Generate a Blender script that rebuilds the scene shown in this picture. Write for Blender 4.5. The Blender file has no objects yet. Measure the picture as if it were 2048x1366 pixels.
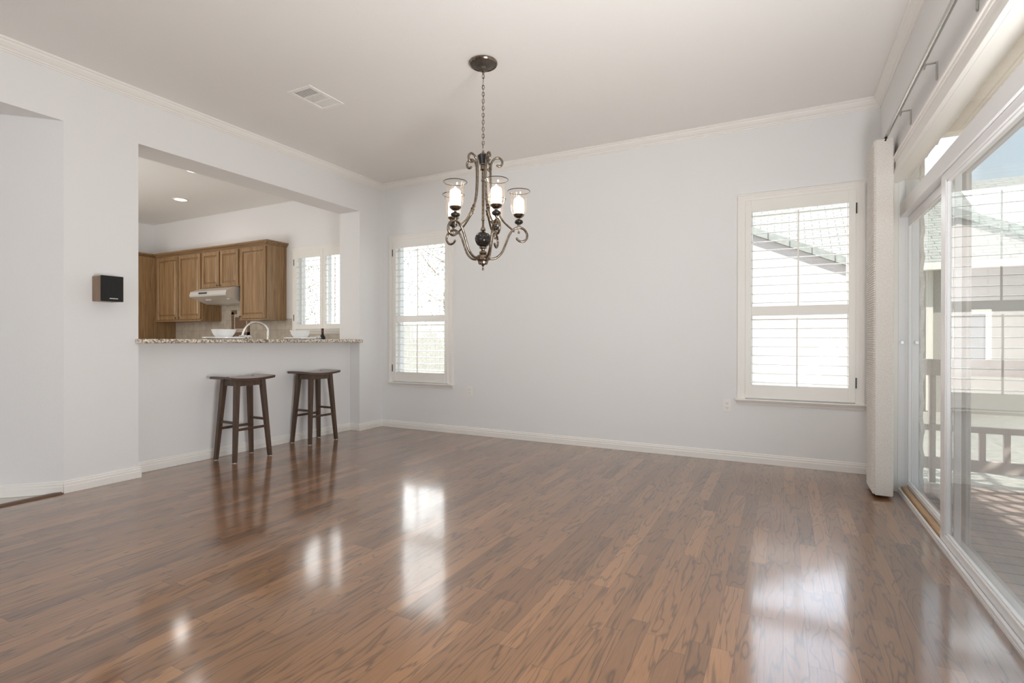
import bpy, bmesh, math, random
from mathutils import Vector, Matrix
random.seed(7)
PI = math.pi
sc = bpy.context.scene
COL = sc.collection

# ---------------------------------------------------------------- camera
CAMZ = 1.075
cd = bpy.data.cameras.new('camera'); cam = bpy.data.objects.new('camera', cd); COL.objects.link(cam)
cd.sensor_width = 36.0; cd.lens = 1043.69 * 36.0 / 2048.0; cd.clip_start = 0.05; cd.clip_end = 200
yaw, pit, rol = math.radians(27.52775), math.radians(-0.13713), math.radians(0.079406)
f0 = Vector((-math.sin(yaw), math.cos(yaw), 0)); r0 = Vector((math.cos(yaw), math.sin(yaw), 0)); u0 = Vector((0, 0, 1))
f = f0 * math.cos(pit) + u0 * math.sin(pit); u1 = u0 * math.cos(pit) - f0 * math.sin(pit)
r = r0 * math.cos(rol) + u1 * math.sin(rol); u = u1 * math.cos(rol) - r0 * math.sin(rol)
M = Matrix((r, u, -f)).transposed().to_4x4(); M.translation = Vector((0, 0, CAMZ))
cam.matrix_world = M
sc.camera = cam

# ---------------------------------------------------------------- world, sun, area lights, exposure
sc.view_settings.view_transform = 'Standard'
sc.view_settings.look = 'None'
sc.view_settings.gamma = 1.0
sc.view_settings.use_curve_mapping = False
sc.view_settings.exposure = 0.15
sc.cycles.use_denoising = True
sc.cycles.max_bounces = 10; sc.cycles.diffuse_bounces = 6; sc.cycles.glossy_bounces = 5
sc.cycles.transparent_max_bounces = 16
sc.cycles.sample_clamp_indirect = 6.0
sc.cycles.caustics_reflective = False; sc.cycles.caustics_refractive = False

w = bpy.data.worlds.new('sky'); sc.world = w; w.use_nodes = True
nt = w.node_tree; nt.nodes.clear()
out = nt.nodes.new('ShaderNodeOutputWorld'); bg = nt.nodes.new('ShaderNodeBackground')
tc = nt.nodes.new('ShaderNodeTexCoord')
dot = nt.nodes.new('ShaderNodeVectorMath'); dot.operation = 'DOT_PRODUCT'
dot.inputs[1].default_value = (-0.85, 0.50, 0.15)          # bright thin cloud beyond the back of the house
nt.links.new(tc.outputs['Generated'], dot.inputs[0])
rmp = nt.nodes.new('ShaderNodeValToRGB')
rmp.color_ramp.elements[0].position = 0.30; rmp.color_ramp.elements[0].color = (0.33, 0.43, 0.50, 1)
rmp.color_ramp.elements[1].position = 0.75; rmp.color_ramp.elements[1].color = (2.8, 2.8, 2.8, 1)
k_ = rmp.color_ramp.elements.new(0.48); k_.color = (2.3, 2.5, 2.9, 1)
nt.links.new(dot.outputs['Value'], rmp.inputs[0])
nt.links.new(rmp.outputs[0], bg.inputs['Color'])
bg.inputs['Strength'].default_value = 2.3
nt.links.new(bg.outputs[0], out.inputs['Surface'])

def light(name, kind, loc, energy, color=(1, 1, 1), size=1.0, size_y=None, rot=None, **kw):
    l = bpy.data.lights.new(name, kind); l.energy = energy; l.color = color
    if kind == 'AREA':
        l.size = size
        if size_y: l.shape = 'RECTANGLE'; l.size_y = size_y
    for k, v in kw.items(): setattr(l, k, v)
    o = bpy.data.objects.new(name, l); COL.objects.link(o); o.location = loc
    if rot: o.rotation_euler = rot
    return o

sun = light('sun', 'SUN', (4, -6, 9), 12.0, (1.0, 0.96, 0.90), angle=math.radians(0.6))
sd = Vector((-0.62, 0.45, -0.74)).normalized()
sun.rotation_euler = sd.to_track_quat('-Z', 'Y').to_euler()
# added fill lamp behind the camera, in place of daylight from unseen rear windows
light('rear_fill', 'AREA', (-1.9, -3.85, 1.55), 24, (1.0, 0.995, 0.99), 4.4, 2.3, (PI / 2, 0, 0))
# added soft lamp to brighten the kitchen; no window is built on this side
light('kitchen_fill', 'AREA', (-7.2, 1.55, 1.6), 44, (1.0, .985, .96), 2.2, 1.6, (PI / 2, 0, 0))
# added lamp just inside the sliding doors, tilted up to boost their daylight
light('door_fill', 'AREA', (0.50, 1.20, 0.80), 92, (0.985, 0.995, 1.0), 1.0, 1.0, (0, PI / 2 + .72, -.30))

# ---------------------------------------------------------------- materials
MATS = {}
class NT:
    def __init__(s, name):
        s.m = bpy.data.materials.new(name); s.m.use_nodes = True; s.t = s.m.node_tree
        s.b = s.t.nodes['Principled BSDF']; s.o = s.t.nodes['Material Output']; MATS[name] = s.m
    def n(s, typ, **kw):
        nd = s.t.nodes.new('ShaderNode' + typ)
        for k, v in kw.items():
            if k.startswith('i_'):
                key = k[2:]; key = int(key) if key.isdigit() else key.replace('_', ' ')
                nd.inputs[key].default_value = v
            else: setattr(nd, k, v)
        return nd
    def l(s, a, b): s.t.links.new(a, b)
    def set(s, **kw):
        for k, v in kw.items():
            key = k.replace('_', ' ')
            s.b.inputs[key].default_value = v

def c4(c): return (c[0], c[1], c[2], 1.0)

def plain(name, col, rough=0.5, metal=0.0, bump=0.0, scale=60, var=0.0, **kw):
    x = NT(name); x.set(Base_Color=c4(col), Roughness=rough, Metallic=metal)
    for k, v in kw.items(): x.b.inputs[k].default_value = v
    if bump or var:
        t = x.n('TexCoord'); nz = x.n('TexNoise', i_Scale=scale, i_Detail=4.0); x.l(t.outputs['Object'], nz.inputs['Vector'])
        if bump:
            bp = x.n('Bump', i_Strength=bump, i_Distance=0.004); x.l(nz.outputs[0], bp.inputs['Height']); x.l(bp.outputs[0], x.b.inputs['Normal'])
        if var:
            rp = x.n('ValToRGB'); a = [max(0, v * (1 - var)) for v in col]; b = [min(1, v * (1 + var)) for v in col]
            rp.color_ramp.elements[0].color = c4(a); rp.color_ramp.elements[1].color = c4(b)
            rp.color_ramp.elements[0].position = .3; rp.color_ramp.elements[1].position = .7
            x.l(nz.outputs[0], rp.inputs[0]); x.l(rp.outputs[0], x.b.inputs['Base Color'])
    return x.m

WALL = plain('wall_paint', (0.80, 0.792, 0.786), 0.75, bump=0.12, scale=140)
CEIL = plain('ceiling_paint', (0.85, 0.835, 0.81), 0.85, bump=0.15, scale=110)
TRIM = plain('trim_paint', (0.85, 0.825, 0.785), 0.32, bump=0.02, scale=90)
VINYL = plain('white_vinyl', (0.84, 0.835, 0.84), 0.3, bump=0.02, scale=120)
SHUT = plain('shutter_paint', (0.84, 0.82, 0.775), 0.35, bump=0.02, scale=90)
SASH = plain('window_sash_vinyl', (0.86, 0.86, 0.86), 0.35, bump=0.02, scale=90)
HINGE = plain('dark_bronze_hinge', (0.05, 0.045, 0.04), 0.4, 0.8, bump=.05)
STOOL = None
PLATE = plain('white_porcelain', (0.86, 0.86, 0.85), 0.12, bump=.01)
NAPKIN = plain('grey_striped_napkin', (0.68, 0.68, 0.68), 0.9, bump=.2, scale=200, var=.5)
STEEL = plain('brushed_nickel', (0.62, 0.60, 0.57), 0.26, 1.0, bump=.02)
HOODM = plain('hood_stainless', (0.74, 0.72, 0.68), 0.40, 0.55, bump=.03, scale=200)
DARK = plain('dark_plastic', (0.03, 0.03, 0.032), 0.4, bump=.02)
PEWTER = plain('antique_pewter', (0.25, 0.205, 0.16), 0.22, 1.0, bump=.08, scale=70, var=.4)
BLACKG = plain('black_glass_bead', (0.02, 0.016, 0.014), 0.08, bump=.01)
CANDK = plain('canopy_dark_metal', (0.10, 0.085, 0.07), 0.42, 0.6, bump=.7, scale=260, var=.7)
BOTTLE = plain('dark_bottle_glass', (0.008, 0.010, 0.007), 0.08, bump=.01)
LABEL = plain('bottle_label_paper', (0.10, 0.03, 0.02), 0.6, bump=.02)
GRILLE = plain('speaker_grille_cloth', (0.018, 0.018, 0.018), 0.9, bump=.5, scale=500)
BADGE = plain('badge_silver', (0.85, 0.85, 0.85), 0.35, bump=.01)
OUTLET = plain('outlet_plastic', (0.84, 0.82, 0.78), 0.35, bump=.01)
SLOT = plain('outlet_slot', (0.12, 0.11, 0.10), 0.6, bump=.01)
VENTM = plain('vent_white_metal', (0.88, 0.87, 0.84), 0.4, bump=.01)
VENTD = plain('vent_dark_inside', (0.07, 0.07, 0.07), 0.8, bump=.01)
RODM = plain('chrome_rod', (0.50, 0.49, 0.47), 0.14, 1.0, bump=.01)
BRKT = plain('bracket_metal', (0.50, 0.50, 0.47), 0.35, 0.8, bump=.02)
KNOB = plain('knob_dark', (0.12, 0.08, 0.05), 0.4, 0.4, bump=.02)
TILEF = plain('hall_floor_tile', (0.66, 0.63, 0.58), 0.4, bump=.03, var=.05, scale=6)
STUCCO = plain('exterior_stucco', (0.62, 0.58, 0.53), 0.9, bump=.5, scale=90)
EXTTRIM = plain('exterior_trim', (0.62, 0.60, 0.58), 0.7, bump=.05)
STONE = plain('stone_edge', (0.72, 0.70, 0.68), 0.9, bump=.6, scale=50, var=.12)
PATIO = plain('patio_cover_paint', (0.58, 0.50, 0.41), 0.7, bump=.05, var=.06, scale=12)
RAILM = plain('deck_rail_paint', (0.42, 0.36, 0.32), 0.7, bump=.08, var=.1, scale=20)
GRAVEL = plain('pale_gravel', (0.27, 0.26, 0.225), 0.95, bump=1.0, scale=14, var=.35)
HWALLP = plain('house_wall_pink_stucco', (0.47, 0.42, 0.40), 0.9, bump=.2, scale=40, var=.04)
HWALL = plain('house_wall_stucco', (0.24, 0.228, 0.205), 0.9, bump=.2, scale=40, var=.04)
HWIN = plain('house_window_dark', (0.16, 0.17, 0.19), 0.2, bump=.01)
HTRIM = plain('house_trim', (0.66, 0.62, 0.55), 0.7, bump=.03)
BARK = plain('tree_bark', (0.36, 0.30, 0.25), 0.9, bump=.6, scale=30, var=.3)
LEAF = plain('tree_leaf', (0.30, 0.32, 0.26), 0.8, bump=.1, scale=5, var=.3)
FENCE = plain('grey_fence_wood', (0.32, 0.31, 0.28), 0.9, bump=.3, scale=20, var=.2)
LEMIT = None

def emis(name, col, st):
    x = NT(name); x.set(Base_Color=c4(col), Roughness=.6); x.b.inputs['Emission Color'].default_value = c4(col); x.b.inputs['Emission Strength'].default_value = st
    return x.m
CANDLE = emis('lit_candle_sleeve', (1.0, 0.90, 0.78), 6.0)
DISC = emis('recessed_lamp_lens', (1.0, 0.96, 0.9), 2.6)

def glass(name, tint=(0.97, 0.98, 0.98), ior=1.5, double=True, rough=0.0, extra=0.0):
    x = NT(name); x.t.nodes.remove(x.b)
    tr = x.n('BsdfTransparent'); tr.inputs[0].default_value = c4(tint)
    gl = x.n('BsdfGlossy'); gl.inputs['Roughness'].default_value = rough; gl.inputs['Color'].default_value = (1, 1, 1, 1)
    fr = x.n('Fresnel'); fr.inputs['IOR'].default_value = ior
    mx = x.n('MixShader')
    if double:   # both faces of the pane: 2F/(1+F)
        a = x.n('Math', operation='MULTIPLY'); a.inputs[1].default_value = 2.0; x.l(fr.outputs[0], a.inputs[0])
        b = x.n('Math', operation='ADD'); b.inputs[1].default_value = 1.0; x.l(fr.outputs[0], b.inputs[0])
        d = x.n('Math', operation='DIVIDE'); x.l(a.outputs[0], d.inputs[0]); x.l(b.outputs[0], d.inputs[1])
        src = d.outputs[0]
    else: src = fr.outputs[0]
    ge = x.n('NewGeometry'); iv = x.n('Math', operation='SUBTRACT'); iv.inputs[0].default_value = 1.0; x.l(ge.outputs['Backfacing'], iv.inputs[1])
    ml = x.n('Math', operation='MULTIPLY'); x.l(src, ml.inputs[0]); x.l(iv.outputs[0], ml.inputs[1]); src = ml.outputs[0]   # the pane reflects once, at its outer face
    if extra:
        e = x.n('Math', operation='ADD'); e.inputs[1].default_value = extra; e.use_clamp = True; x.l(src, e.inputs[0]); src = e.outputs[0]
    x.l(src, mx.inputs[0]); x.l(tr.outputs[0], mx.inputs[1]); x.l(gl.outputs[0], mx.inputs[2]); x.l(mx.outputs[0], x.o.inputs['Surface'])
    return x.m
PANE = glass('window_pane')
DOORG = glass('door_glass', (0.93, 0.95, 0.95), 1.52)
def shade_mat():
    m_ = glass('lamp_shade_glass', (0.985, 0.955, 0.92), 1.45, True, 0.02, 0.02); t_ = m_.node_tree
    o_ = t_.nodes['Material Output']; src = o_.inputs['Surface'].links[0].from_socket
    tl = t_.nodes.new('ShaderNodeBsdfTranslucent'); tl.inputs[0].default_value = (.95, .80, .66, 1)
    mx = t_.nodes.new('ShaderNodeMixShader'); mx.inputs[0].default_value = .045
    t_.links.new(src, mx.inputs[1]); t_.links.new(tl.outputs[0], mx.inputs[2]); t_.links.new(mx.outputs[0], o_.inputs['Surface'])
    return m_
SHADEG = shade_mat()

def screen_mat():
    x = NT('insect_screen_mesh'); x.t.nodes.remove(x.b)
    tr = x.n('BsdfTransparent'); df = x.n('BsdfDiffuse'); df.inputs[0].default_value = (0.55, 0.58, 0.6, 1)
    t = x.n('TexCoord'); wv = x.n('TexWave', i_Scale=60.0, bands_direction='Y'); x.l(t.outputs['Object'], wv.inputs[0])
    mr = x.n('MapRange'); mr.inputs['To Min'].default_value = 0.10; mr.inputs['To Max'].default_value = 0.17; x.l(wv.outputs['Fac'], mr.inputs['Value'])
    mx = x.n('MixShader'); x.l(mr.outputs[0], mx.inputs[0]); x.l(tr.outputs[0], mx.inputs[1]); x.l(df.outputs[0], mx.inputs[2]); x.l(mx.outputs[0], x.o.inputs['Surface'])
    return x.m
SCREEN = screen_mat()

def wood(name, dark, light_, axis='Z', scale=1.0, rough=0.4, coat=0.0):
    x = NT(name); t = x.n('TexCoord'); mp = x.n('Mapping')
    s = {'X': (1.2, 22, 22), 'Y': (22, 1.2, 22), 'Z': (22, 22, 1.2)}[axis]
    mp.inputs['Scale'].default_value = [k * scale for k in s]
    x.l(t.outputs['Object'], mp.inputs[0])
    nz = x.n('TexNoise', i_Scale=1.6, i_Detail=6.0, i_Roughness=.6, i_Distortion=.6); x.l(mp.outputs[0], nz.inputs['Vector'])
    rp = x.n('ValToRGB'); rp.color_ramp.elements[0].position = .32; rp.color_ramp.elements[1].position = .68
    rp.color_ramp.elements[0].color = c4(dark); rp.color_ramp.elements[1].color = c4(light_)
    x.l(nz.outputs[0], rp.inputs[0]); x.l(rp.outputs[0], x.b.inputs['Base Color'])
    bp = x.n('Bump', i_Strength=.12, i_Distance=.002); x.l(nz.outputs[0], bp.inputs['Height']); x.l(bp.outputs[0], x.b.inputs['Normal'])
    x.set(Roughness=rough, Coat_Weight=coat, Coat_Roughness=.2)
    return x.m
OAK = wood('oak_cabinet', (0.185, 0.104, 0.045), (0.36, 0.222, 0.107), 'Z', 1.0, .38, .15)
OAKX = wood('oak_cabinet_horizontal', (0.165, 0.094, 0.042), (0.31, 0.19, 0.092), 'X', 1.0, .38, .15)
STOOL = wood('dark_stained_stool_wood', (0.050, 0.027, 0.016), (0.095, 0.052, 0.030), 'Z', 1.2, .35, .2)
STOOLT = wood('dark_stained_seat_wood', (0.060, 0.032, 0.02), (0.12, 0.065, 0.04), 'Y', 1.2, .28, .5)
SPKW = wood('speaker_walnut', (0.22, 0.14, 0.09), (0.34, 0.23, 0.155), 'Z', 1.6, .5)
BARW = wood('pine_bar_wood', (0.42, 0.25, 0.12), (0.60, 0.40, 0.22), 'Y', 1.4, .5)
THRW = wood('threshold_wood', (0.10, 0.055, 0.03), (0.17, 0.095, 0.055), 'Y', 1.0, .4)

def floor_mat():
    x = NT('oak_strip_floor'); t = x.n('TexCoord'); sp = x.n('SeparateXYZ'); x.l(t.outputs['Object'], sp.inputs[0])
    def math_(op, a, b=None, clamp=False):
        nd = x.n('Math', operation=op); nd.use_clamp = clamp
        for i, v in enumerate((a, b)):
            if v is None: continue
            if isinstance(v, (int, float)): nd.inputs[i].default_value = v
            else: x.l(v, nd.inputs[i])
        return nd.outputs[0]
    W = 0.0745
    xs = math_('DIVIDE', sp.outputs[0], W); row = math_('FLOOR', xs); fx = math_('SUBTRACT', xs, row)
    wn = x.n('TexWhiteNoise', noise_dimensions='1D'); x.l(row, wn.inputs['W'])
    ln = math_('ADD', math_('MULTIPLY', wn.outputs['Value'], 0.55), 0.50)
    off = math_('MULTIPLY', wn.outputs['Value'], 37.7)
    ys = math_('ADD', math_('DIVIDE', sp.outputs[1], ln), off); colm = math_('FLOOR', ys); fy = math_('SUBTRACT', ys, colm)
    cb = x.n('CombineXYZ'); x.l(row, cb.inputs[0]); x.l(colm, cb.inputs[1])
    wb = x.n('TexWhiteNoise', noise_dimensions='3D'); x.l(cb.outputs[0], wb.inputs['Vector'])
    rnd = wb.outputs['Value']
    rp = x.n('ValToRGB'); e = rp.color_ramp.elements
    e[0].position = 0.0; e[0].color = (0.188, 0.088, 0.037, 1); e[1].position = 1.0; e[1].color = (0.385, 0.190, 0.082, 1)
    k = rp.color_ramp.elements.new(.25); k.color = (0.240, 0.114, 0.048, 1)
    k = rp.color_ramp.elements.new(.80); k.color = (0.292, 0.140, 0.059, 1)
    x.l(rnd, rp.inputs[0])
    # grain: cathedral figure = contour lines of a stretched noise, different on each board
    gv = x.n('CombineXYZ'); x.l(math_('ADD', math_('MULTIPLY', sp.outputs[0], 9.0), math_('MULTIPLY', rnd, 91.0)), gv.inputs[0])
    x.l(math_('MULTIPLY', sp.outputs[1], 1.05), gv.inputs[1]); x.l(math_('MULTIPLY', rnd, 57.0), gv.inputs[2])
    n1 = x.n('TexNoise', i_Scale=1.0, i_Detail=3.0, i_Roughness=.5, i_Distortion=.5); x.l(gv.outputs[0], n1.inputs['Vector'])
    cont = math_('SINE', math_('MULTIPLY', n1.outputs[0], 30.0)); cont = math_('POWER', math_('ABSOLUTE', cont), 22.0)
    gv2 = x.n('CombineXYZ'); x.l(math_('ADD', math_('MULTIPLY', sp.outputs[0], 330.0), math_('MULTIPLY', rnd, 91.0)), gv2.inputs[0])
    x.l(math_('MULTIPLY', sp.outputs[1], 9.0), gv2.inputs[1])
    n2 = x.n('TexNoise', i_Scale=1.0, i_Detail=3.0, i_Roughness=.6); x.l(gv2.outputs[0], n2.inputs['Vector'])
    dk = math_('ADD', math_('MULTIPLY', cont, 0.42), math_('MULTIPLY', n2.outputs[0], 0.70))
    shade = math_('SUBTRACT', 1.22, dk)
    mul = x.n('MixRGB', blend_type='MULTIPLY'); mul.inputs[0].default_value = 1.0
    cs = x.n('CombineXYZ'); x.l(shade, cs.inputs[0]); x.l(shade, cs.inputs[1]); x.l(shade, cs.inputs[2])
    x.l(rp.outputs[0], mul.inputs[1]); x.l(cs.outputs[0], mul.inputs[2])
    # seams
    ex = math_('MULTIPLY', math_('ABSOLUTE', math_('SUBTRACT', fx, 0.5)), 2.0)
    ey = math_('MULTIPLY', math_('ABSOLUTE', math_('SUBTRACT', fy, 0.5)), 2.0)
    seam = math_('MAXIMUM', math_('GREATER_THAN', ex, 0.972), math_('GREATER_THAN', ey, 0.9965))
    mx = x.n('MixRGB'); x.l(math_('MULTIPLY', seam, .55), mx.inputs[0]); x.l(mul.outputs[0], mx.inputs[1]); mx.inputs[2].default_value = (0.045, 0.024, 0.014, 1)
    x.l(mx.outputs[0], x.b.inputs['Base Color'])
    # each board lies at its own slight tilt, with soft waves in the lacquer
    nw = x.n('TexNoise', i_Scale=3.2, i_Detail=1.0); x.l(t.outputs['Object'], nw.inputs['Vector'])
    hgt = math_('ADD', math_('MULTIPLY', nw.outputs[0], .9), math_('ADD', math_('MULTIPLY', math_('MULTIPLY', fx, math_('SUBTRACT', rnd, .5)), .35), math_('MULTIPLY', seam, -.18)))
    bp = x.n('Bump', i_Strength=.55, i_Distance=.0016); x.l(hgt, bp.inputs['Height'])
    x.l(bp.outputs[0], x.b.inputs['Normal']); x.l(bp.outputs[0], x.b.inputs['Coat Normal'])
    x.set(Roughness=.38, Coat_Weight=1.0, Coat_Roughness=.115, Coat_IOR=1.60)
    x.b.inputs['Specular IOR Level'].default_value = .35
    return x.m
FLOOR = floor_mat()

def granite():
    x = NT('speckled_granite'); t = x.n('TexCoord')
    v = x.n('TexVoronoi', i_Scale=95.0); x.l(t.outputs['Object'], v.inputs['Vector'])
    n = x.n('TexNoise', i_Scale=38.0, i_Detail=5.0, i_Roughness=.7); x.l(t.outputs['Object'], n.inputs['Vector'])
    sp = x.n('SeparateColor'); x.l(v.outputs['Color'], sp.inputs[0])
    ad = x.n('Math', operation='ADD'); x.l(sp.outputs[0], ad.inputs[0]); x.l(n.outputs[0], ad.inputs[1])
    hf = x.n('Math', operation='MULTIPLY'); hf.inputs[1].default_value = .5; x.l(ad.outputs[0], hf.inputs[0])
    rp = x.n('ValToRGB'); e = rp.color_ramp.elements
    e[0].position = .20; e[0].color = (.08, .064, .05, 1); e[1].position = .68; e[1].color = (.80, .74, .64, 1)
    k = e.new(.36); k.color = (.30, .23, .17, 1); k = e.new(.5); k.color = (.56, .47, .37, 1)
    x.l(hf.outputs[0], rp.inputs[0]); x.l(rp.outputs[0], x.b.inputs['Base Color']); x.set(Roughness=.15)
    return x.m
GRANITE = granite()

def bricktex(name, c1, c2, mort, bw, bh, ms, rough=.5, plane='XZ', offset=0.0, bump=.3):
    x = NT(name); t = x.n('TexCoord'); sp = x.n('SeparateXYZ'); x.l(t.outputs['Object'], sp.inputs[0]); cb = x.n('CombineXYZ')
    x.l(sp.outputs['XYZ'.index(plane[0])], cb.inputs[0]); x.l(sp.outputs['XYZ'.index(plane[1])], cb.inputs[1])
    b = x.n('TexBrick', offset=offset); b.inputs['Color1'].default_value = c4(c1); b.inputs['Color2'].default_value = c4(c2); b.inputs['Mortar'].default_value = c4(mort)
    b.inputs['Scale'].default_value = 1.0; b.inputs['Mortar Size'].default_value = ms; b.inputs['Brick Width'].default_value = bw; b.inputs['Row Height'].default_value = bh
    x.l(cb.outputs[0], b.inputs['Vector'])
    n = x.n('TexNoise', i_Scale=14.0, i_Detail=4.0); x.l(t.outputs['Object'], n.inputs['Vector'])
    mx = x.n('MixRGB', blend_type='OVERLAY'); mx.inputs[0].default_value = .35; x.l(b.outputs['Color'], mx.inputs[1]); x.l(n.outputs[0], mx.inputs[2])
    x.l(mx.outputs[0], x.b.inputs['Base Color'])
    bp = x.n('Bump', i_Strength=bump, i_Distance=.004, invert=True); x.l(b.outputs['Fac'], bp.inputs['Height']); x.l(bp.outputs[0], x.b.inputs['Normal'])
    x.set(Roughness=rough)
    return x.m
TILE = bricktex('backsplash_tile', (.42, .36, .29), (.48, .42, .34), (.34, .30, .25), .152, .152, .004)
SHING = bricktex('roof_shingles', (.24, .25, .23), (.21, .22, .20), (.10, .10, .09), .30, .105, .010, .95, 'XY', .5)
DECK = bricktex('deck_boards', (.30, .235, .20), (.34, .265, .22), (.05, .04, .035), 3.2, .14, .006, .6, 'XY', .5)
TILEB = plain('inset_brown_tile', (.17, .10, .06), .35, bump=.05, var=.1)
KTILE = bricktex('kitchen_floor_tile', (.50, .44, .36), (.54, .48, .40), (.36, .32, .28), .33, .33, .005, .45, 'XY')

def weave():
    x = NT('woven_shade_fabric'); t = x.n('TexCoord')
    mp = x.n('Mapping'); mp.inputs['Scale'].default_value = (260, 260, 130); x.l(t.outputs['Object'], mp.inputs[0])
    n = x.n('TexNoise', i_Scale=1.0, i_Detail=2.0); x.l(mp.outputs[0], n.inputs['Vector'])
    rp = x.n('ValToRGB'); rp.color_ramp.elements[0].color = (.64, .595, .55, 1); rp.color_ramp.elements[1].color = (.82, .785, .74, 1)
    rp.color_ramp.elements[0].position = .3; rp.color_ramp.elements[1].position = .7
    x.l(n.outputs[0], rp.inputs[0]); x.l(rp.outputs[0], x.b.inputs['Base Color'])
    bp = x.n('Bump', i_Strength=.4, i_Distance=.003); x.l(n.outputs[0], bp.inputs['Height']); x.l(bp.outputs[0], x.b.inputs['Normal'])
    x.set(Roughness=.9)
    return x.m
FABRIC = weave()

# ---------------------------------------------------------------- mesh helpers
def wloc(o):
    v = Vector((0, 0, 0))
    while o is not None: v += o.location; o = o.parent
    return v

def tag(o, label=None, cat=None, group=None, kind=None):
    if label: o['label'] = label
    if cat: o['category'] = cat
    if group: o['group'] = group
    if kind: o['kind'] = kind
    return o

def thing(name, label, cat, loc=(0, 0, 0), group=None):
    o = bpy.data.objects.new(name, None); o.empty_display_size = .1; COL.objects.link(o); o.location = loc
    return tag(o, label, cat, group)

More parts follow.
